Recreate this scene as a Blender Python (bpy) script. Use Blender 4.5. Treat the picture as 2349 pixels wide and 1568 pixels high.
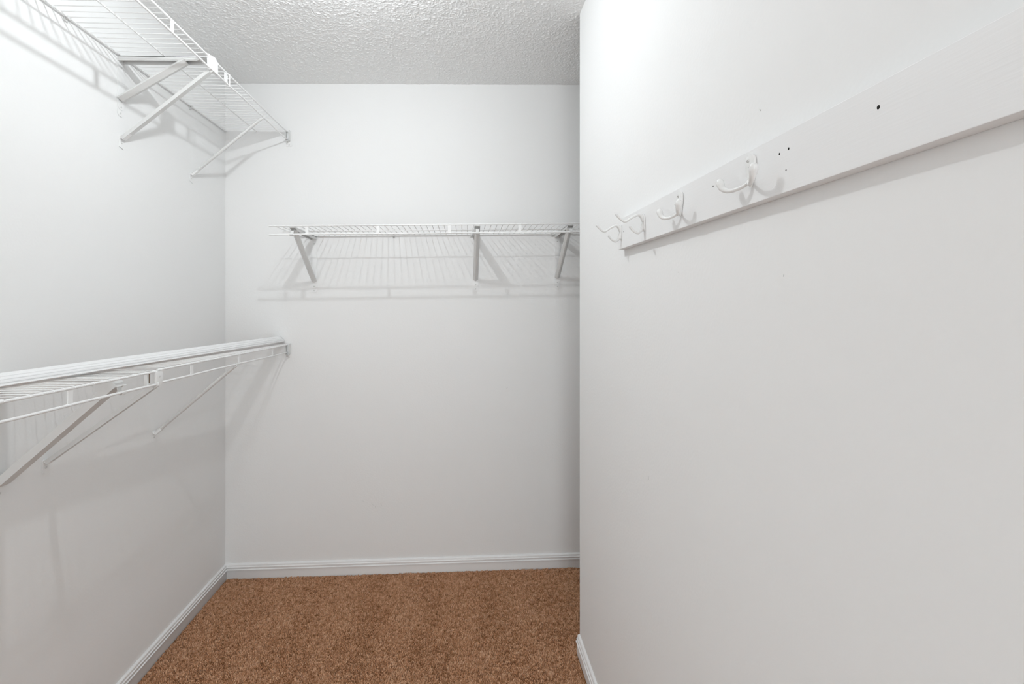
import bpy, math, random
import numpy as np
from mathutils import Vector, Matrix

for o in list(bpy.data.objects):
    bpy.data.objects.remove(o)
sc = bpy.context.scene
COL = sc.collection
H = 1.34                      # camera height above the floor datum

# ------------------------------------------------------------ camera
F_PX, CX, CY, W, HT = 1044.0, 1097.0, 695.0, 2349.0, 1568.0
cam_d = bpy.data.cameras.new('camera')
cam_d.sensor_fit = 'HORIZONTAL'
cam_d.sensor_width = 36.0
cam_d.lens = 36.0 * F_PX / W
cam_d.shift_x = (W / 2 - CX) / W
cam_d.shift_y = (CY - HT / 2) / W
cam_d.clip_start = 0.02
cam = bpy.data.objects.new('camera', cam_d)
COL.objects.link(cam)
cam.location = (0, 0, H)
cam.rotation_euler = (math.pi / 2, 0, -math.atan(0.0338))
sc.camera = cam

# ------------------------------------------------------------ world, exposure
wd = bpy.data.worlds.new('world')
sc.world = wd
wd.use_nodes = True
wd.node_tree.nodes['Background'].inputs[0].default_value = (1, 1, 1, 1)
wd.node_tree.nodes['Background'].inputs[1].default_value = 0.0
sc.view_settings.view_transform = 'Standard'
sc.view_settings.look = 'None'
sc.view_settings.gamma = 1.0
sc.view_settings.use_curve_mapping = False
sc.view_settings.exposure = 0.0
sc.cycles.diffuse_bounces = 4
sc.cycles.use_light_tree = False
BULB = 13.6                  # ceiling bulb (W)
FILL = 31.0                   # added soft fill light behind the doorway, no known source (W)
BULB_POS = (-0.363, 1.209, H + 1.0)

# room dimensions
L, B, R, RY = -1.172, 2.289, 0.447, 1.726
FRONT, FAR_R, PART = -2.3, 0.90, 0.115
def zf(x): return H - 1.3566 + 0.0134 * (x - L)
def zc(x): return H + 1.0842 + 0.0125 * (x - L)

la = bpy.data.lights.new('fill_light', 'AREA')  # added area fill behind the camera, lifts the even room light
la.shape = 'RECTANGLE'; la.size = 0.76; la.size_y = 1.95
la.energy = FILL; la.color = (0.925, 0.975, 1.0)
lo = bpy.data.objects.new('fill_light', la); COL.objects.link(lo)
lo.location = (-0.03, FRONT - 0.08, zf(-0.4) + 1.02)
lo.rotation_euler = (math.radians(90), 0, 0)

# ------------------------------------------------------------ materials
def mat(name, col, rough=0.5, spec=0.5, metal=0.0):
    m = bpy.data.materials.new(name); m.use_nodes = True
    b = m.node_tree.nodes['Principled BSDF']
    b.inputs['Base Color'].default_value = (*col, 1)
    b.inputs['Roughness'].default_value = rough
    b.inputs['Specular IOR Level'].default_value = spec
    b.inputs['Metallic'].default_value = metal
    return m
def bump(m, scale, strength, dist, detail=3.0, stretch=None, rough_var=0.0):
    nt = m.node_tree; b = nt.nodes['Principled BSDF']
    tc = nt.nodes.new('ShaderNodeTexCoord')
    src = tc.outputs['Object']
    if stretch:
        mp = nt.nodes.new('ShaderNodeMapping')
        mp.inputs['Scale'].default_value = stretch
        nt.links.new(src, mp.inputs[0]); src = mp.outputs[0]
    n = nt.nodes.new('ShaderNodeTexNoise')
    n.inputs['Scale'].default_value = scale
    n.inputs['Detail'].default_value = detail
    nt.links.new(src, n.inputs['Vector'])
    bp = nt.nodes.new('ShaderNodeBump')
    bp.inputs['Strength'].default_value = strength
    bp.inputs['Distance'].default_value = dist
    nt.links.new(n.outputs['Fac'], bp.inputs['Height'])
    nt.links.new(bp.outputs[0], b.inputs['Normal'])
    return n, bp

M_WALL = mat('wall_paint', (0.925, 0.925, 0.92), 0.7, 0.0)
bump(M_WALL, 150, 0.10, 0.002, 0.0)
M_CEIL = mat('ceiling_paint', (0.90, 0.90, 0.895), 0.33, 0.5)
bump(M_CEIL, 330, 0.2, 0.002, 0.0)
M_TRIM = mat('trim_paint', (0.94, 0.94, 0.94), 0.35, 0.5)
M_WIRE = mat('white_vinyl_coating', (0.92, 0.92, 0.915), 0.32, 0.5)
M_BRKT = mat('white_powder_coat_shaded', (0.76, 0.76, 0.75), 0.4, 0.5)  # greyed so the colour carries shade of strut and arm undersides
M_BOARD = mat('painted_pine', (0.90, 0.90, 0.90), 0.45, 0.4)
bump(M_BOARD, 22, 0.10, 0.0015, 4.0, (1.0, 14.0, 14.0))
M_HOOK = mat('white_enamel', (0.86, 0.86, 0.85), 0.22, 0.5)
M_SCREW = mat('painted_screw', (0.72, 0.72, 0.71), 0.4, 0.5)
M_DARK = mat('hole_dark', (0.03, 0.028, 0.026), 0.9, 0.1)
M_RUST = mat('bare_brown_metal', (0.28, 0.2, 0.14), 0.6, 0.4)
_n, _b = bump(M_RUST, 180, 0.4, 0.002, 4.0)
M_PORC = mat('porcelain', (0.85, 0.85, 0.83), 0.2, 0.5)
M_BULB = bpy.data.materials.new('clear_bulb_glass'); M_BULB.use_nodes = True
_nt = M_BULB.node_tree; _nt.nodes.clear()
_t = _nt.nodes.new('ShaderNodeBsdfTransparent'); _t.inputs[0].default_value = (0.97, 0.97, 0.97, 1)
_o = _nt.nodes.new('ShaderNodeOutputMaterial')
_nt.links.new(_t.outputs[0], _o.inputs[0])
M_FILA = bpy.data.materials.new('filament_glow'); M_FILA.use_nodes = True
_b = M_FILA.node_tree.nodes['Principled BSDF']
_b.inputs['Emission Color'].default_value = (0.925, 0.975, 1.0, 1); _b.inputs['Emission Strength'].default_value = 30.0
M_FILA.cycles.emission_sampling = 'NONE'

# moulding: faint paint unevenness
bump(M_TRIM, 60, 0.06, 0.002, 2.0)

# carpet: yarn colours differ tuft by tuft
M_CARPET = mat('brown_carpet', (0.36, 0.2, 0.11), 0.95, 0.05)
nt = M_CARPET.node_tree; pb = nt.nodes['Principled BSDF']
at = nt.nodes.new('ShaderNodeAttribute'); at.attribute_name = 'yarn'
cr = nt.nodes.new('ShaderNodeValToRGB')
cr.color_ramp.elements[0].color = (0.30, 0.135, 0.056, 1)
cr.color_ramp.elements[1].color = (0.88, 0.56, 0.36, 1)
e = cr.color_ramp.elements.new(0.5); e.color = (0.655, 0.335, 0.178, 1)
nt.links.new(at.outputs['Fac'], cr.inputs[0]); nt.links.new(cr.outputs[0], pb.inputs['Base Color'])
pb.inputs['Sheen Weight'].default_value = 0.15
M_BASEC = mat('carpet_backing', (0.26, 0.135, 0.07), 1.0, 0.0)
nt = M_BASEC.node_tree; pb = nt.nodes['Principled BSDF']
n, _ = bump(M_BASEC, 260, 1.0, 0.01, 4.0)
cr = nt.nodes.new('ShaderNodeValToRGB')
cr.color_ramp.elements[0].position = 0.3; cr.color_ramp.elements[0].color = (0.24, 0.095, 0.034, 1)
cr.color_ramp.elements[1].position = 0.7; cr.color_ramp.elements[1].color = (0.72, 0.36, 0.18, 1)
nt.links.new(n.outputs['Fac'], cr.inputs[0]); nt.links.new(cr.outputs[0], pb.inputs['Base Color'])

# ------------------------------------------------------------ mesh helpers
class MB:
    def __init__(s): s.v = []; s.f = []
    def add(s, vs, fs):
        o = len(s.v); s.v += [tuple(p) for p in vs]; s.f += [tuple(i + o for i in f) for f in fs]; return s
    def box(s, a, b):
        (x0, y0, z0), (x1, y1, z1) = a, b
        return s.add([(x0,y0,z0),(x1,y0,z0),(x1,y1,z0),(x0,y1,z0),(x0,y0,z1),(x1,y0,z1),(x1,y1,z1),(x0,y1,z1)],
                     [(0,3,2,1),(4,5,6,7),(0,1,5,4),(1,2,6,5),(2,3,7,6),(3,0,4,7)])
    def hexa(s, lo, hi):      # two quads of four points, lower and upper
        return s.add(list(lo) + list(hi), [(0,3,2,1),(4,5,6,7),(0,1,5,4),(1,2,6,5),(2,3,7,6),(3,0,4,7)])
    def sweep(s, path, sect, up=(0, 0, 1), cap=True):
        """sweep a closed 2D section (side, normal) along a polyline"""
        P = [Vector(p) for p in path]; n = len(sect(0) if callable(sect) else sect); up = Vector(up); vs = []
        for i, p in enumerate(P):
            t = (P[min(i + 1, len(P) - 1)] - P[max(i - 1, 0)]).normalized()
            sd = t.cross(up)
            sd = sd.normalized() if sd.length > 1e-6 else Vector((1, 0, 0))
            nn = sd.cross(t).normalized()
            sec = sect(i) if callable(sect) else sect
            vs += [p + sd * a + nn * b for a, b in sec]
        fs = []
        for i in range(len(P) - 1):
            for k in range(n):
                k2 = (k + 1) % n
                fs.append((i*n + k, i*n + k2, (i+1)*n + k2, (i+1)*n + k))
        if cap:
            fs.append(tuple(range(n - 1, -1, -1))); fs.append(tuple(range((len(P)-1)*n, len(P)*n)))
        return s.add(vs, fs)
    def tube(s, path, r, seg=8, up=(0.02, 0.03, 1), flat=1.0):
        rr = r if isinstance(r, (list, tuple)) else [r] * len(path)
        return s.sweep(path, lambda i: [(rr[i]*math.cos(2*math.pi*k/seg), flat*rr[i]*math.sin(2*math.pi*k/seg)) for k in range(seg)], up)
    def lathe(s, prof, seg=20, c=(0, 0, 0)):       # profile (r, z) about z
        vs = []; n = len(prof)
        for k in range(seg):
            a = 2*math.pi*k/seg
            vs += [(c[0]+r*math.cos(a), c[1]+r*math.sin(a), c[2]+z) for r, z in prof]
        fs = [(k*n+i, ((k+1) % seg)*n+i, ((k+1) % seg)*n+i+1, k*n+i+1) for k in range(seg) for i in range(n-1)]
        return s.add(vs, fs)
    def slab(s, outline, y0, y1):                  # outline in (x, z), extruded along y
        n = len(outline)
        vs = [(x, y0, z) for x, z in outline] + [(x, y1, z) for x, z in outline]
        fs = [tuple(range(n)), tuple(range(2*n-1, n-1, -1))] + [(i, n+i, n+(i+1) % n, (i+1) % n) for i in range(n)]
        return s.add(vs, fs)
    def dome(s, c, r, h, seg=10, axis='y'):        # screw head standing out along +y
        prof = [(r, 0), (r*0.95, h*0.5), (r*0.6, h*0.9), (0.0001, h)]
        o = len(s.v); s.lathe(prof, seg)
        for i in range(o, len(s.v)):
            x, y, z = s.v[i]; s.v[i] = (c[0]+x, c[1]+z, c[2]-y)
        return s
    def mesh(s, name, m, smooth=False, bev=0.0):
        me = bpy.data.meshes.new(name); me.from_pydata(s.v, [], s.f)
        import bmesh
        bm = bmesh.new(); bm.from_mesh(me)
        bmesh.ops.recalc_face_normals(bm, faces=bm.faces)
        if bev:
            ed = [e for e in bm.edges if len(e.link_faces) == 2 and e.calc_face_angle(0) > 0.6]
            bmesh.ops.bevel(bm, geom=ed, offset=bev, segments=2, affect='EDGES', profile=0.6)
        bm.to_mesh(me); bm.free()
        if smooth:
            me.polygons.foreach_set('use_smooth', [True] * len(me.polygons))
            me.set_sharp_from_angle(angle=math.radians(48))
        me.materials.append(m); me.update()
        return me
    def build(s, name, m, parent=None, smooth=False, bev=0.0):
        return link(name, s.mesh(name, m, smooth, bev), parent)

def link(name, me, parent=None, loc=None):
    o = bpy.data.objects.new(name, me); COL.objects.link(o)
    if parent: o.parent = parent
    if loc: o.location = loc
    return o
def struct(o, label=None):
    o['kind'] = 'structure'
    if label: o['label'] = label
    return o
def tag(o, label, cat, group=None):
    o['label'] = label; o['category'] = cat
    if group: o['group'] = group
    return o
def empty(name, mtx):
    o = bpy.data.objects.new(name, None); COL.objects.link(o)
    o.empty_display_size = 0.05; o.matrix_world = mtx
    return o
def frame(origin, ex, ey):
    ex = Vector(ex).normalized(); ey = Vector(ey); ey = (ey - ex * ey.dot(ex)).normalized(); ez = ex.cross(ey)
    return Matrix(((ex.x, ey.x, ez.x, origin[0]), (ex.y, ey.y, ez.y, origin[1]), (ex.z, ey.z, ez.z, origin[2]), (0, 0, 0, 1)))
def on_left(y, z, slope=0.0): return frame((L, y, z), (0, -1, -slope), (1, 0, 0))     # local y points into the room
def on_back(x, z, slope=0.0): return frame((x, B, z), (-1, 0, -slope), (0, -1, 0))
def on_right(y, z, off=0.0):  return frame((R - off, y, z), (0, 1, 0), (-1, 0, 0))

# ------------------------------------------------------------ the room shell
def wall(name, x0, y0, x1, y1, label):
    m = MB()
    m.hexa([(x0,y0,zf(x0)-.03),(x1,y0,zf(x1)-.03),(x1,y1,zf(x1)-.03),(x0,y1,zf(x0)-.03)],
           [(x0,y0,zc(x0)+.012),(x1,y0,zc(x1)+.012),(x1,y1,zc(x1)+.012),(x0,y1,zc(x0)+.012)])
    return struct(m.build(name, M_WALL), label)
wall('wall_left', L - .1, FRONT - .1, L, B + .1, 'white painted wall carrying the two long wire shelves')
wall('wall_back', L, B, FAR_R, B + .1, 'white painted end wall behind the short wire shelf')
wall('wall_right', R, FRONT - .1, R + PART, RY, 'white painted partition wall with the hook board')
wall('wall_bay_right', FAR_R, 1.62, FAR_R + .1, B + .1, 'unseen white wall closing the bay behind the partition, set close to bounce light')  # unseen; moved in to bounce lamp light onto the back wall
wall('wall_bay_front', R + PART, 1.52, FAR_R + .1, 1.62, 'unseen white wall at the near end of the bay, set to bounce light')  # unseen; brought forward so the shallow bay reflects more light
# unseen front wall, set back and its doorway placed for the fill light
m = MB()
DX0, DX1, DZ = -0.41, 0.35, 2.03
for x0, x1, za, zb in ((L, DX0, -0.03, 9), (DX1, R, -0.03, 9), (DX0, DX1, DZ, 9)):
    f0 = (zf(x0)+za); f1 = (zf(x1)+za); c0 = zc(x0)+.012; c1 = zc(x1)+.012
    m.hexa([(x0,FRONT-.1,f0),(x1,FRONT-.1,f1),(x1,FRONT,f1),(x0,FRONT,f0)],
           [(x0,FRONT-.1,c0),(x1,FRONT-.1,c1),(x1,FRONT,c1),(x0,FRONT,c0)])
struct(m.build('wall_front', M_WALL), 'unseen white wall, its doorway placed for the fill light')

# a few old scuffs and nail pops on the paint
M_SCUFF = mat('scuff_grey', (0.36, 0.35, 0.34), 0.8, 0.1)
def scuff(wall_name, pts, r=.0004):
    MB().tube(pts, r, 5).build('scuff_mark', M_SCUFF, bpy.data.objects[wall_name], True)
for y, z, dy, dz in ((.668, .288, .003, .004), (.62, .037, -.001, .003), (1.118, .212, .001, .002), (1.082, -.425, .0008, .008), (.93, .064, .002, .001)):
    scuff('wall_right', [(R, y, H + z), (R, y + dy * .5, H + z + dz * .6), (R, y + dy, H + z + dz)])
for x, z, dx, dz in ((-.455, -1.0, .008, -.010), (-.44, -1.01, .006, -.014), (-.41, -1.0, .004, -.012), (.22, -.43, .006, .006), (-.50, -.985, .004, -.004)):
    scuff('wall_back', [(x, B, H + z), (x + dx * .6, B, H + z + dz * .4), (x + dx, B, H + z + dz)], .00035)

# floor slab
m = MB()
m.hexa([(L,FRONT-.1,zf(L)-.06),(FAR_R,FRONT-.1,zf(FAR_R)-.06),(FAR_R,B,zf(FAR_R)-.06),(L,B,zf(L)-.06)],
       [(L,FRONT-.1,zf(L)-.004),(FAR_R,FRONT-.1,zf(FAR_R)-.004),(FAR_R,B,zf(FAR_R)-.004),(L,B,zf(L)-.004)])
struct(m.build('floor', M_BASEC), 'brown carpeted floor')

def noise2(nx, ny, sig, seed):
    rng = np.random.default_rng(seed)
    w = rng.standard_normal((nx, ny))
    kx = np.fft.fftfreq(nx)[:, None]; ky = np.fft.fftfreq(ny)[None, :]
    g = np.exp(-2 * (math.pi ** 2) * (sig ** 2) * (kx ** 2 + ky ** 2))
    a = np.fft.ifft2(np.fft.fft2(w) * g).real
    return (a - a.mean()) / a.std()

# ceiling: sprayed-on texture as real relief where the photograph sees it
def ceiling():
    st = 0.0017
    xs = np.arange(L - .02, .75, st); ys = np.arange(1.55, B + .02, st)
    nx, ny = len(xs), len(ys)
    n1 = noise2(nx, ny, 1.0, 3); n2 = noise2(nx, ny, 2.0, 4); n3 = noise2(nx, ny, 5.0, 5)
    h = np.clip(n1 * 0.75 + n2 * 0.5, -0.45, 2.2) * 0.00085 + n3 * 0.00012
    X, Y = np.meshgrid(xs, ys, indexing='ij')
    Z = H + 1.0842 + 0.0125 * (X - L) - h
    co = np.stack([X, Y, Z], -1).reshape(-1, 3)
    i = np.arange(nx - 1)[:, None] * ny + np.arange(ny - 1)[None, :]
    q = np.stack([i, i + 1, i + ny + 1, i + ny], -1).reshape(-1, 4)
    # slab above and the plain part nearer the door
    x0, x1 = L - .1, FAR_R + .1
    def c(x): return H + 1.0842 + 0.0125 * (x - L)
    extra = [(x0, FRONT-.1, c(x0)), (x1, FRONT-.1, c(x1)), (x1, 1.55, c(x1)), (x0, 1.55, c(x0)),
             (x0, FRONT-.1, c(x0)+.06), (x1, FRONT-.1, c(x1)+.06), (x1, B+.1, c(x1)+.06), (x0, B+.1, c(x0)+.06),
             (.748, 1.55, c(.748)), (.748, B+.1, c(.748)), (x1, B+.1, c(x1)), (x1, 1.55, c(x1))]
    o = len(co)
    extra = [tuple(p) for p in extra]
    co = np.concatenate([co, np.array(extra)])
    q = np.concatenate([q, np.array([[o, o+3, o+2, o+1], [o+4, o+5, o+6, o+7], [o+8, o+9, o+10, o+11]])])
    me = bpy.data.meshes.new('ceiling')
    me.vertices.add(len(co)); me.vertices.foreach_set('co', co.ravel().astype(np.float32))
    me.loops.add(q.size); me.loops.foreach_set('vertex_index', q.ravel().astype(np.int32))
    me.polygons.add(len(q)); me.polygons.foreach_set('loop_start', np.arange(0, q.size, 4, dtype=np.int32))
    me.update(calc_edges=True)
    me.polygons.foreach_set('use_smooth', np.ones(len(q), bool))
    me.materials.append(M_CEIL)
    struct(link('ceiling', me), 'white ceiling with a rough sprayed texture')
ceiling()

# carpet pile: leaning cut tufts
def carpet():
    rng = np.random.default_rng(11)
    P = 0.0034
    xs = np.arange(L + .016, .66, P); ys = np.arange(1.42, B - .014, P)
    nx, ny = len(xs), len(ys)
    X, Y = np.meshgrid(xs, ys, indexing='ij')
    # vacuum tracks: the pile leans this way and that in long soft lanes
    wob = noise2(nx, ny, 9, 8)
    lane = np.sin((X + 0.10 * Y + .02 * wob) * 2 * math.pi / 0.27) + 0.5 * np.sin((X - .2 * Y) * 2 * math.pi / .11) + 0.45 * wob
    clump = noise2(nx, ny, 0.9, 10)
    X = X + rng.uniform(-.5, .5, X.shape) * P; Y = Y + rng.uniform(-.5, .5, X.shape) * P
    keep = ~((X > R - .016) & (X < R + PART + .016) & (Y < RY + .002))
    X, Y, lane, clump = X[keep], Y[keep], lane[keep], clump[keep]
    n = len(X)
    hgt = 0.0092 + 0.0016 * clump + rng.uniform(-.0016, .0016, n)
    lx = 0.001 * clump + rng.normal(0, .0016, n); ly = -0.0023 * np.tanh(lane) + rng.normal(0, .0016, n)
    a0 = rng.uniform(0, 2 * math.pi, n); w = rng.uniform(.0019, .0027, n)
    Z = H - 1.3566 + 0.0134 * (X - L) - .006
    co = np.empty((n, 7, 3), np.float32)
    for k in range(3):
        a = a0 + k * 2 * math.pi / 3
        co[:, k, 0] = X + .8 * w * np.cos(a); co[:, k, 1] = Y + .8 * w * np.sin(a); co[:, k, 2] = Z
        co[:, k+3, 0] = X + .55 * lx + w * np.cos(a + .5); co[:, k+3, 1] = Y + .55 * ly + w * np.sin(a + .5); co[:, k+3, 2] = Z + .68 * hgt
    co[:, 6, 0] = X + lx; co[:, 6, 1] = Y + ly; co[:, 6, 2] = Z + hgt
    b = np.arange(n)[:, None] * 7
    tri = []
    for k in range(3):
        k2 = (k + 1) % 3
        tri += [[k, k2, k2+3], [k, k2+3, k+3], [k+3, k2+3, 6]]
    t = (b[:, None, :] + np.array(tri)[None]).reshape(-1, 3)
    me = bpy.data.meshes.new('carpet_pile')
    me.vertices.add(n * 7); me.vertices.foreach_set('co', co.ravel())
    me.loops.add(t.size); me.loops.foreach_set('vertex_index', t.ravel().astype(np.int32))
    me.polygons.add(len(t)); me.polygons.foreach_set('loop_start', np.arange(0, t.size, 3, dtype=np.int32))
    me.update(calc_edges=True)
    me.polygons.foreach_set('use_smooth', np.ones(len(t), bool))
    y = np.clip(0.5 + 0.12 * clump + rng.normal(0, .2, n), 0, 1).astype(np.float32)
    at = me.attributes.new('yarn', 'FLOAT', 'POINT'); at.data.foreach_set('value', np.repeat(y, 7))
    me.materials.append(M_CARPET)
    o = link('carpet_pile', me)
    o['kind'] = 'stuff'
    tag(o, 'brown cut-pile carpet with faint vacuum tracks', 'carpet')
carpet()

# baseboards: flat face, stepped and beaded top; profile (out, up)
BPROF = [(0, 0), (.0120, 0), (.0120, .0425), (.0158, .0450), (.0158, .0480), (.0120, .0500), (.0116, .0520), (.0136, .0545), (.0130, .0595), (.0098, .0615),
         (.0090, .0630), (.0096, .0665), (.0070, .0710), (.0035, .0725), (0, .0728)]
def baseboard(name, p0, p1, out, m0, m1, label):
    """p0, p1 along the wall at floor level; m0/m1 = how far the outer edge is mitred at each end (per metre out)"""
    d = (Vector(p1) - Vector(p0)).normalized(); out = Vector(out); vs = []
    for p, s in ((Vector(p0), m0), (Vector(p1), m1)):
        vs += [p + out * a + d * (a * s) + Vector((0, 0, b)) for a, b in BPROF]
    n = len(BPROF); mb = MB()
    mb.add(vs, [tuple(range(n)), tuple(range(2*n-1, n-1, -1))] + [(i, n+i, n+(i+1) % n, (i+1) % n) for i in range(n)])
    return struct(mb.build(name, M_TRIM, None, True), label)
def fl(x, y): return (x, y, zf(x) - .002)
baseboard('baseboard_left', fl(L, FRONT), fl(L, B), (1, 0, 0), 0, -1, 'white moulded baseboard along the left wall')
baseboard('baseboard_back', fl(L, B), fl(FAR_R, B), (0, -1, 0), 1, -1, 'white moulded baseboard along the back wall')
baseboard('baseboard_right', fl(R, FRONT), fl(R, RY), (-1, 0, 0), 0, 0, 'white moulded baseboard along the partition wall, its end cut square')

# ------------------------------------------------------------ wire shelves
D = 0.305
LIP = 0.037
def wire_mesh(dz=0.0):
    return MB().tube([(0, .002, .0036), (0, .15, .0034), (0, .299, .0038), (0, .3055, .0028), (0, .3082, -.001)], .0016, 6, up=(1, 0, 0)).mesh('wire', M_WIRE, True)
WIRE = wire_mesh()
STRAP = MB().slab([(-.0072, -.037), (.0072, -.037), (.0066, -.03), (.0066, -.006), (.0075, 0), (-.0075, 0), (-.0066, -.006), (-.0066, -.03)], .3035, .3065).mesh('lip_strap', M_WIRE, False, .0005)
CLIP = MB().box((-.006, .0005, -.013), (.006, .004, .004)).box((-.006, .004, -.0062), (.006, .0125, -.0032)).box((-.006, .0105, -.0035), (.006, .0125, .003)).mesh('wall_clip', M_BRKT, False, .0006)
CSCREW = MB().dome((0, .004, -.0085), .0032, .002).mesh('screw', M_SCREW, True)

def wire_shelf(mtx, length, label, straps, clips, sections, first=0.006, group=None):
    """sections: list of (x0, x1, dz) runs of rails, local x from the far end"""
    t = empty('wire_shelf', mtx); tag(t, label, 'shelf', group)
    for x0, x1, dz in sections:
        for nm, y, z, r in (('front_rail', D, 0, .0034), ('lower_rail', D, -LIP, .0034), ('middle_rod', .155, 0, .0026), ('back_rail', .0075, 0, .0028)):
            xs = [x0 + (x1-x0)*k/6 for k in range(7)]
            rnd = random.Random(int(x0*1000) + len(nm))
            wob = [0] + [rnd.uniform(-.0012, .0012) if nm == 'lower_rail' else 0 for _ in range(5)] + [0]
            MB().tube([(x, y + w, z + dz + w) for x, w in zip(xs, wob)], r, 10).build(nm, M_WIRE, t, True)
    x = first
    while x < length:
        dz = next((s[2] for s in sections if s[0] <= x <= s[1]), 0)
        link('wire', WIRE, t, (x, 0, dz)); x += 0.0262
    for x in straps: link('lip_strap', STRAP, t, (x, 0, 0))
    for x in clips:
        c = link('wall_clip', CLIP, t, (x, 0, 0)); link('screw', CSCREW, c)
    return t

UZ = H + .8425
up = wire_shelf(on_left(B - .006, UZ), 1.75, 'upper white wire shelf on the left wall, just under the ceiling',
     [B - .006 - y for y in (1.3885, 1.694, 1.08, .77)], [.289, .9, 1.2, 1.5], [(0.004, .672, .002), (.676, 1.75, 0)])
LZ0, LSL = H - .2087, -.0163
lowr = wire_shelf(on_left(B - .006, LZ0, LSL), 1.75, 'lower white wire shelf on the left wall, with the loose moulding on it',
     [B - .006 - y for y in (1.035, 1.4869, 1.7967, 2.1043, .73)], [.25, .55, .85, 1.15, 1.45], [(0.004, .962, .003), (.966, 1.75, 0)])
BS = .0143
def bz(x): return H + .331 + BS * (x + .8322)
XE = FAR_R - .004
bk = wire_shelf(on_back(XE, bz(XE), BS), XE + .818, 'white wire shelf on the back wall above the empty wall space',
     [XE - x for x in (-.6713, -.3673, -.0592, .2484, .556, .84)], [XE - x for x in (-.762, -.345, .042, .452, .8)], [(0, XE + .8322, 0)], .01)

# joiner clamped on the upper shelf's lip, where two lengths meet
j = MB()
j.slab([(-.026, -.041), (.02, -.041), (.026, -.030), (.026, -.004), (.018, .006), (.006, .0065), (.002, .010), (-.012, .010), (-.018, .004), (-.026, .003)], D - .004, D + .0065)
j.tube([(-.03, D, 0), (-.012, D, .002), (.012, D, .001), (.03, D, 0)], .0065, 10)
j.tube([(-.026, D, -LIP), (.02, D, -LIP)], .006, 10)
o = j.build('rail_joiner', M_WIRE, up, True, .0012); o.location = (.677, 0, 0)
o['label'] = 'white clamp joining two lengths of shelf rail'
MB().dome((.014, D + .0065, -.024), .0035, .0018).build('screw', M_SCREW, o, True)
tie = MB().tube([(0, D + .004, -LIP - .004), (.001, D + .0045, -.02), (0, D + .004, .004), (.001, D - .003, .0055), (.002, D - .005, -.02), (0, D - .003, -LIP - .004), (0, D + .004, -LIP - .004)], .0016, 6, up=(1, 0, 0))
o = tie.build('cable_tie', M_WIRE, up, True); o.location = (B - .006 - 1.716, 0, 0)
# joiner plate on the lower shelf
j = MB()
j.slab([(-.015, -.028), (-.010, -.040), (0, -.045), (.010, -.041), (.014, -.030), (.0145, .0005), (-.0155, -.0045)], D - .0005, D + .0045)
o = j.build('rail_joiner', M_WIRE, lowr, True, .001); o.location = (.958, 0, .001)
MB().box((.016, D - .014, -.033), (.030, D - .011, -.006)).build('rusty_backing', M_RUST, o, False, .0006)
MB().box((.029, D - .014, -.036), (.036, D - .006, -.002)).build('joiner_flange', M_WIRE, o, False, .0006)
MB().dome((-.001, D + .0045, -.016), .003, .0015).build('screw', M_SCREW, o, True)

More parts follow.
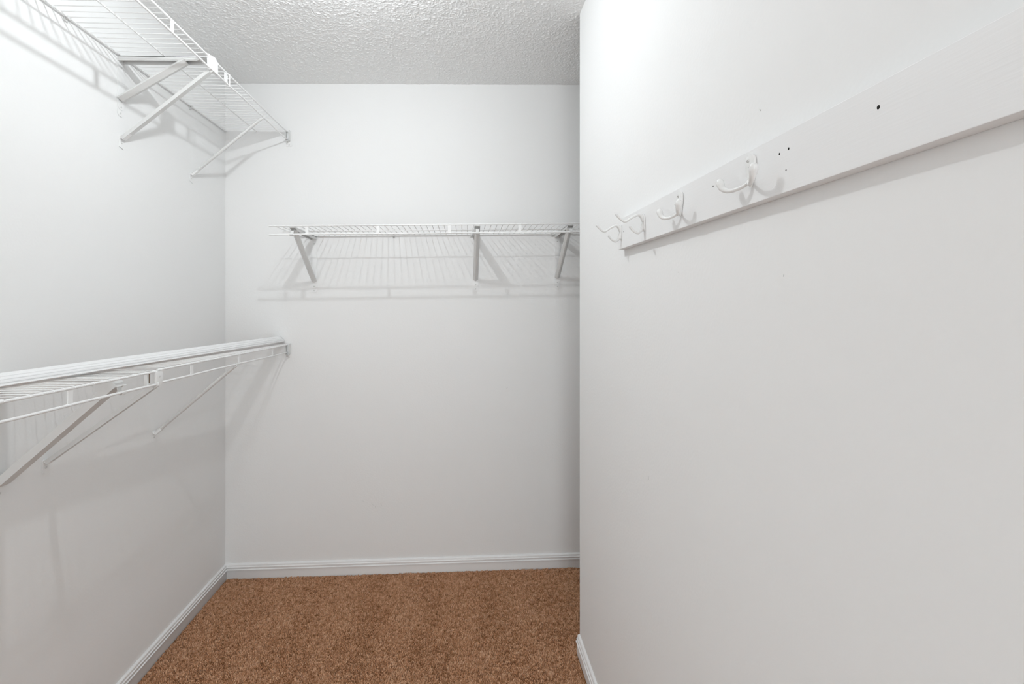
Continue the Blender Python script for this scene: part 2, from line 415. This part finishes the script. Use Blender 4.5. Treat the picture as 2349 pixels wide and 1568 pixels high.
# ------------------------------------------------------------ heavy triangular brackets
def rounded_plate(hw, z0, z1):
    pts = [(-hw, z1), (hw, z1)]
    for k in range(9):
        a = -math.pi * k / 8
        pts.append((hw * math.cos(a), z0 + hw + hw * math.sin(a)))
    return pts
def heavy_bracket(mtx, drop, reach, plate, label, arm_tip=.294, wide=.0128, sw=.0125, nose=False, clip=True, group='heavy triangular shelf brackets'):
    t = empty('shelf_bracket', mtx); tag(t, label, 'bracket', group)
    MB().slab(rounded_plate(.0140, -plate, -.006), .0004, .0022).build('wall_plate', M_WIRE, t, False)
    MB().slab(rounded_plate(.0130, -plate + .022, -.006), .0022, .0040).build('upright', M_WIRE, t, False)
    # arm: shallow channel, web on top and flanges down, tip tapering up to the rail
    a = MB(); w = wide
    if nose: arm_tip -= .012
    a.slab([(-w, -.0042), (w, -.0042), (w, -.0060), (-w, -.0060)], .004, arm_tip)
    for s in (-1, 1):
        x0, x1 = (s*w, s*(w-.0018)) if s < 0 else (s*(w-.0018), s*w)
        a.hexa([(x0, .004, -.020), (x1, .004, -.020), (x1, arm_tip - .03, -.017), (x0, arm_tip - .03, -.017)],
               [(x0, .004, -.0042), (x1, .004, -.0042), (x1, arm_tip, -.0042), (x0, arm_tip, -.0042)])
    a.build('arm', M_BRKT, t, False)
    if nose: arm_tip += .012
    # diagonal strut: folded section with a ridge
    P0, P1 = Vector((0, .005, -drop)), Vector((0, reach, -.013))
    sec = [(-sw, .004), (-sw, -.001), (-.002, -.0105), (.003, -.0105), (sw, -.001), (sw, .004)]
    if nose: sec = [(-sw, .008), (-sw, -.011), (sw, -.011), (sw, .008)]
    s = MB().sweep([P0, P0.lerp(P1, .97), P1], sec, up=(0, -.3, 1)); s.build('strut', M_BRKT, t, False)
    if nose:          # sloping nose plate of the arm
        tip = MB()
        q = w + .0008
        tip.hexa([(-q, arm_tip - .055, -.034), (q, arm_tip - .055, -.034), (q, arm_tip + .0045, -.0195), (-q, arm_tip + .0045, -.0195)],
                 [(-q, arm_tip - .055, -.0034), (q, arm_tip - .055, -.0034), (q, arm_tip - .0125, -.0034), (-q, arm_tip - .0125, -.0034)])
        tip.build('nose', M_BRKT, t, False)
    c = MB()          # clip under the lower rail
    pts = [(D - .010, -.020), (D - .0075, -.030), (D - .005, -.0405), (D, -.0425), (D + .0048, -.040), (D + .0055, -.036)]
    for (ya, za), (yb, zb) in zip(pts[:-1], pts[1:]):
        c.tube([(-.006, ya, za), (-.006, yb, zb)], .0011, 6).tube([(.006, ya, za), (.006, yb, zb)], .0011, 6)
        c.hexa([(-.006, ya, za - .0009), (.006, ya, za - .0009), (.006, yb, zb - .0009), (-.006, yb, zb - .0009)], [(-.006, ya, za + .0009), (.006, ya, za + .0009), (.006, yb, zb + .0009), (-.006, yb, zb + .0009)])
    if clip: c.build('rail_hook', M_BRKT, t, False)
    for z in (-.038, -plate + .032, -plate + .011):
        MB().dome((0, .0022 if z < -plate + .02 else .004, z), .0034, .0018).build('screw', M_SCREW, t, True)
    return t
heavy_bracket(on_back(-.7375, bz(-.7375)), .224, .272, .281, 'white triangular bracket at the left end of the back wall shelf')
heavy_bracket(on_back(.064, bz(.064)), .224, .272, .283, 'white triangular bracket under the middle of the back wall shelf')
heavy_bracket(on_back(.477, bz(.477)), .218, .272, .277, 'white triangular bracket of the back wall shelf nearest the partition')
heavy_bracket(on_left(1.597, UZ), .146, .224, .205, 'white triangular bracket under the upper left shelf', wide=.0145, sw=.0175, clip=False)
heavy_bracket(on_left(1.190, LZ0 + (B - .006 - 1.19) * .0163), .262, .29, .30, 'thick white triangular bracket under the lower left shelf, running out of the picture', .300, .0155, .0165, True)

# ------------------------------------------------------------ slim diagonal braces
def brace(mtx, drop, label, round_=False, w=.0082, group='slim diagonal shelf braces'):
    t = empty('support_brace', mtx); tag(t, label, 'brace', group)
    P0, P1 = Vector((0, .008, -drop)), Vector((0, D - .006, -LIP - .006))
    if round_:
        MB().tube([P0, P0.lerp(P1, .5), P1], [.0060, .0064, .0064], 12).build('strut', M_BRKT, t, True)
    else:   # open channel
        sec = [(-w, .006), (-w, -.0055), (w, -.0055), (w, .006), (w-.0014, .006), (w-.0014, -.004), (-w+.0014, -.004), (-w+.0014, .006)]
        MB().sweep([P0, P1], sec, up=(0, -.3, 1)).build('strut', M_BRKT, t, False)
    f = MB()
    f.slab([(-.0105, -drop - .036), (.0105, -drop - .030), (.0105, -drop + .004), (.006, -drop + .008), (-.006, -drop + .008), (-.0105, -drop + .002)], .0004, .0022)
    f.sweep([(0, .002, -drop + .006), (0, .009, -drop), (0, .03, -drop + .018)], [(-.0062, .002), (-.0062, -.006), (.0062, -.006), (.0062, .002)], up=(0, -.3, 1))
    f.build('wall_foot', M_WIRE, t, False)
    MB().dome((0, .0022, -drop - .016), .0035, .0018).build('screw', M_SCREW, t, True)
    h = MB()
    h.tube([(0, D - .012, -LIP - .010), (0, D - .002, -LIP - .0068), (0, D + .0055, -LIP - .002), (0, D + .0045, -LIP + .005), (0, D - .001, -LIP + .006)], [.0045, .004, .0028, .0025, .002], 8, up=(1, 0, 0))
    h.build('rail_hook', M_BRKT, t, True)
    return t
brace(on_left(1.602, UZ), .278, 'slim white brace under the upper left shelf, below its triangular bracket')
brace(on_left(2.003, UZ), .288, 'slim round white brace under the upper left shelf, nearest the corner', True)
def lz(y): return LZ0 + (B - .006 - y) * .0163
brace(on_left(1.318, lz(1.318)), .252, 'slim white brace below the joint of the lower left shelf')
brace(on_left(1.766, lz(1.766)), .292, 'slim round white brace under the lower left shelf, nearest the corner', True)

# ------------------------------------------------------------ end brackets that carry the shelf ends on the back wall
def end_bracket(x, z, label):
    t = empty('shelf_end_bracket', on_back(x, z)); tag(t, label, 'bracket', 'shelf end brackets on the back wall')
    p = [(-.017, -.066), (-.013, -.071), (.011, -.071), (.015, -.066), (.015, .004), (.012, .010), (-.013, .010), (-.017, .004)]
    MB().slab(p, .0004, .0022).build('wall_plate', M_WIRE, t, False)
    c = MB()
    c.box((.006, .002, -.044), (.008, .020, -.004)).box((-.010, .002, -.044), (-.008, .020, .006))
    pts = [(.008 * math.cos(a) - .001, -.040 + .008 * math.sin(a)) for a in [math.pi + k * math.pi / 8 for k in range(9)]]
    for (xa, za), (xb, zb) in zip(pts[:-1], pts[1:]):
        c.hexa([(xa, .002, za - .0018), (xb, .002, zb - .0018), (xb, .020, zb - .0018), (xa, .020, za - .0018)], [(xa, .002, za), (xb, .002, zb), (xb, .020, zb), (xa, .020, za)])
    c.hexa([(.004, .0022, -.062), (.008, .0022, -.062), (.008, .004, -.062), (.004, .004, -.062)], [(.004, .0022, -.044), (.008, .0022, -.044), (.008, .018, -.044), (.004, .018, -.044)])
    c.build('cradle', M_BRKT, t, False)
    MB().dome((-.003, .0022, -.062), .0034, .0018).build('screw', M_SCREW, t, True)
end_bracket(-.864, UZ + .004, 'small white end bracket of the upper left shelf, on the back wall')
end_bracket(-.864, LZ0 + .003, 'small white end bracket of the lower left shelf, on the back wall')

# ------------------------------------------------------------ loose length of moulding lying on the lower shelf
def moulding():
    prof = [(0, 0), (.036, 0), (.041, .0015), (.0425, .004), (.041, .0068), (.0372, .0074), (.0365, .0088), (.0382, .0108), (.0372, .0138), (.0335, .0146), (.0318, .0156),
            (.0325, .018), (.0308, .0206), (.0262, .0216), (.0245, .0226), (.0245, .0248), (.021, .0272), (.0165, .0272), (.015, .0278), (.012, .030), (.004, .030), (0, .0285)]
    def zd(y): return lz(y) + .0056 + .012 * (y - .8) / 1.48
    a = Vector((-.985, 1.003, zd(1.003))); b = Vector((-.8785, B - .009, zd(B - .009)))
    d = (b - a); a = b - d * (1.49 / d.length); d.normalize()
    side = Vector((d.y, -d.x, 0)).normalized()
    n = len(prof); vs = []
    for p in (a, b): vs += [p + side * (u - .042) + Vector((0, 0, v * .9)) for u, v in prof]
    mb = MB(); mb.add(vs, [tuple(range(n)), tuple(range(2*n-1, n-1, -1))] + [(i, n+i, n+(i+1) % n, (i+1) % n) for i in range(n)])
    o = mb.build('moulding_strip', M_TRIM, None, True)
    tag(o, 'loose white ribbed moulding strip lying on the lower left shelf', 'moulding')
moulding()

# ------------------------------------------------------------ hook board on the partition
TB = 0.019
BZ0, BZ1, BY1, BY0 = H + .1472, H + .2275, 1.2446, -0.55
t = empty('hook_board', on_right((BY0 + BY1) / 2, (BZ0 + BZ1) / 2))
tag(t, 'long white painted board with coat hooks on the right wall', 'board')
hl, hh = (BY1 - BY0) / 2, (BZ1 - BZ0) / 2
MB().box((-hl, .0004, -hh), (hl, TB, hh)).build('plank', M_BOARD, t, False, .0007)
HOLE = MB().dome((0, 0, 0), .0021, .0004, 10).mesh('screw_hole', M_DARK, True)
def bl(y, z): return (y - (BY0 + BY1) / 2, TB - .0001, z - (.1472 + .2275) / 2)
for y, z, s in ((.6015, .2017, .8), (.5842, .2029, .9), (.589, .1762, .6), (.7645, .1998, .7), (.4548, .2017, 1.1), (1.198, .1905, .9), (.905, .1985, .5)):
    o = link('screw_hole', HOLE, t, bl(y, z)); o.scale = (s * .8, 1, s)

# ------------------------------------------------------------ coat hooks
def bez(pts, n=5):      # Catmull-Rom through points
    P = [Vector(p) for p in pts]; out = []
    for i in range(len(P) - 1):
        p0, p1, p2, p3 = P[max(i-1, 0)], P[i], P[i+1], P[min(i+2, len(P)-1)]
        for k in range(n):
            u = k / n
            out.append(.5 * ((2*p1) + (p2-p0)*u + (2*p0-5*p1+4*p2-p3)*u*u + (3*p1-p0-3*p2+p3)*u**3))
    out.append(P[-1]); return out
def lerp_list(vals, n):
    out = []
    for k in range(n):
        u = k / (n - 1) * (len(vals) - 1); i = min(int(u), len(vals) - 2)
        out.append(vals[i] + (vals[i+1] - vals[i]) * (u - i))
    return out
def round_end(path, rr):
    d = (path[-1] - path[-2]).normalized(); r = rr[-1]
    for k in (1, 2, 3):
        a = k * math.pi / 6.2
        path.append(path[-1 * k if False else -1] + d * (r * (math.sin(a) - math.sin((k-1) * math.pi / 6.2)))); rr.append(max(r * math.cos(a), .0003))
    return path, rr
def prong(pts, rads, up=(1, 0, 0), flat=1.0):
    p = bez(pts); r = lerp_list(rads, len(p)); p, r = round_end(p, r)
    return MB().tube(p, r, 12, up=up, flat=flat)
def oval(w0, w1, zt, zb, n=24):
    out = []
    for k in range(n):
        a = 2 * math.pi * k / n; s = math.sin(a)
        z = (zt + zb) / 2 + (zt - zb) / 2 * s; u = (s + 1) / 2
        out.append(((w1 + (w0 - w1) * u) * math.copysign(abs(math.cos(a)) ** .8, math.cos(a)), z))
    return out
def hook_hat(y, z, label):
    t = empty('coat_hook', on_right(y, z, TB)); tag(t, label, 'hook', 'coat hooks on the board')
    MB().slab(oval(.0075, .0065, .0215, -.021), .0002, .0036).build('back_plate', M_HOOK, t, True, .0009)
    prong([(0, .002, .004), (0, .0065, .0145), (0, .0155, .0182), (0, .030, .0115), (0, .0455, .0022), (0, .0565, .0085), (0, .0665, .0185)],
          [.0050, .0048, .0034, .0029, .0029, .0029, .0031]).build('upper_prong', M_HOOK, t, True)
    prong([(0, .002, -.004), (0, .005, -.014), (0, .0095, -.0205), (0, .0165, -.0242), (0, .0255, -.0195), (0, .0335, -.0105)],
          [.0048, .0042, .0034, .0030, .0029, .0031]).build('lower_prong', M_HOOK, t, True)
    for zz in (.0165, -.016): MB().dome((.003 if zz > 0 else -.003, .0036, zz), .0022, .0014).build('screw', M_SCREW, t, True)
def hook_double(y, z, label):
    t = empty('coat_hook', on_right(y, z, TB)); tag(t, label, 'hook', 'coat hooks on the board')
    MB().slab(oval(.0142, .0038, .0245, -.0245), .0002, .0042).build('back_plate', M_HOOK, t, True, .0012)
    for s in (1, -1):
        prong([(0, .003, -.014), (s*.004, .0072, -.0200), (s*.014, .0132, -.0236), (s*.0265, .0188, -.0236), (s*.0360, .0230, -.0184), (s*.0402, .0247, -.0104), (s*.0412, .0250, -.0064)],
              [.0030, .0028, .0028, .0034, .0046, .0059, .0056], up=(0, 1, .2)).build('prong', M_HOOK, t, True)
    for xx, zz in ((.003, .0155), (-.002, .0045)):
        o = MB().dome((xx, .0042, zz), .0030, .0018).build('screw', M_SCREW, t, True)
        MB().box((xx - .0022, .0054, zz - .0004), (xx + .0022, .0061, zz + .0004)).build('screw_slot', M_SCUFF, o)
hook_hat(1.2169, H + .1910, 'white two-prong hat hook at the far end of the board, on its edge')
hook_hat(1.0601, H + .1898, 'white two-prong hat hook, second from the far end of the board')
hook_double(.8788, H + .1946, 'white spread double coat hook beside the two hat hooks')
hook_double(.6595, H + .1958, 'white spread double coat hook nearest the camera, by the empty screw holes')

# ------------------------------------------------------------ bare-bulb ceiling lamp just above the frame
bx, by, bzz = BULB_POS
ztop = zc(bx)
t = empty('ceiling_lamp', Matrix.Translation((bx, by, ztop))); tag(t, 'bare bulb in a white porcelain ceiling holder', 'lamp')
d = bzz - ztop
MB().lathe([(.0001, .012), (.055, .012), (.055, -.010), (.048, -.020), (.026, -.030), (.0225, -.046), (.0001, -.046)], 28).build('lamp_holder', M_PORC, t, True)
MB().lathe([(.0001, d + .055), (.013, d + .052), (.0135, d + .040), (.021, d + .026), (.028, d + .012), (.030, d), (.0285, d - .011), (.022, d - .021), (.012, d - .028), (.0001, d - .030)], 12).build('bulb', M_BULB, t, True)
MB().tube([(-.004, 0, d + .05), (-.004, 0, d + .017), (.004, 0, d + .017), (.004, 0, d + .05)], .0012, 6, up=(0, 1, 0)).build('filament', M_FILA, t, True)
pl = bpy.data.lights.new('bulb_light', 'POINT'); pl.energy = BULB; pl.color = (0.925, 0.975, 1.0); pl.shadow_soft_size = 0.016
plo = bpy.data.objects.new('bulb_light', pl); COL.objects.link(plo); plo.location = BULB_POS
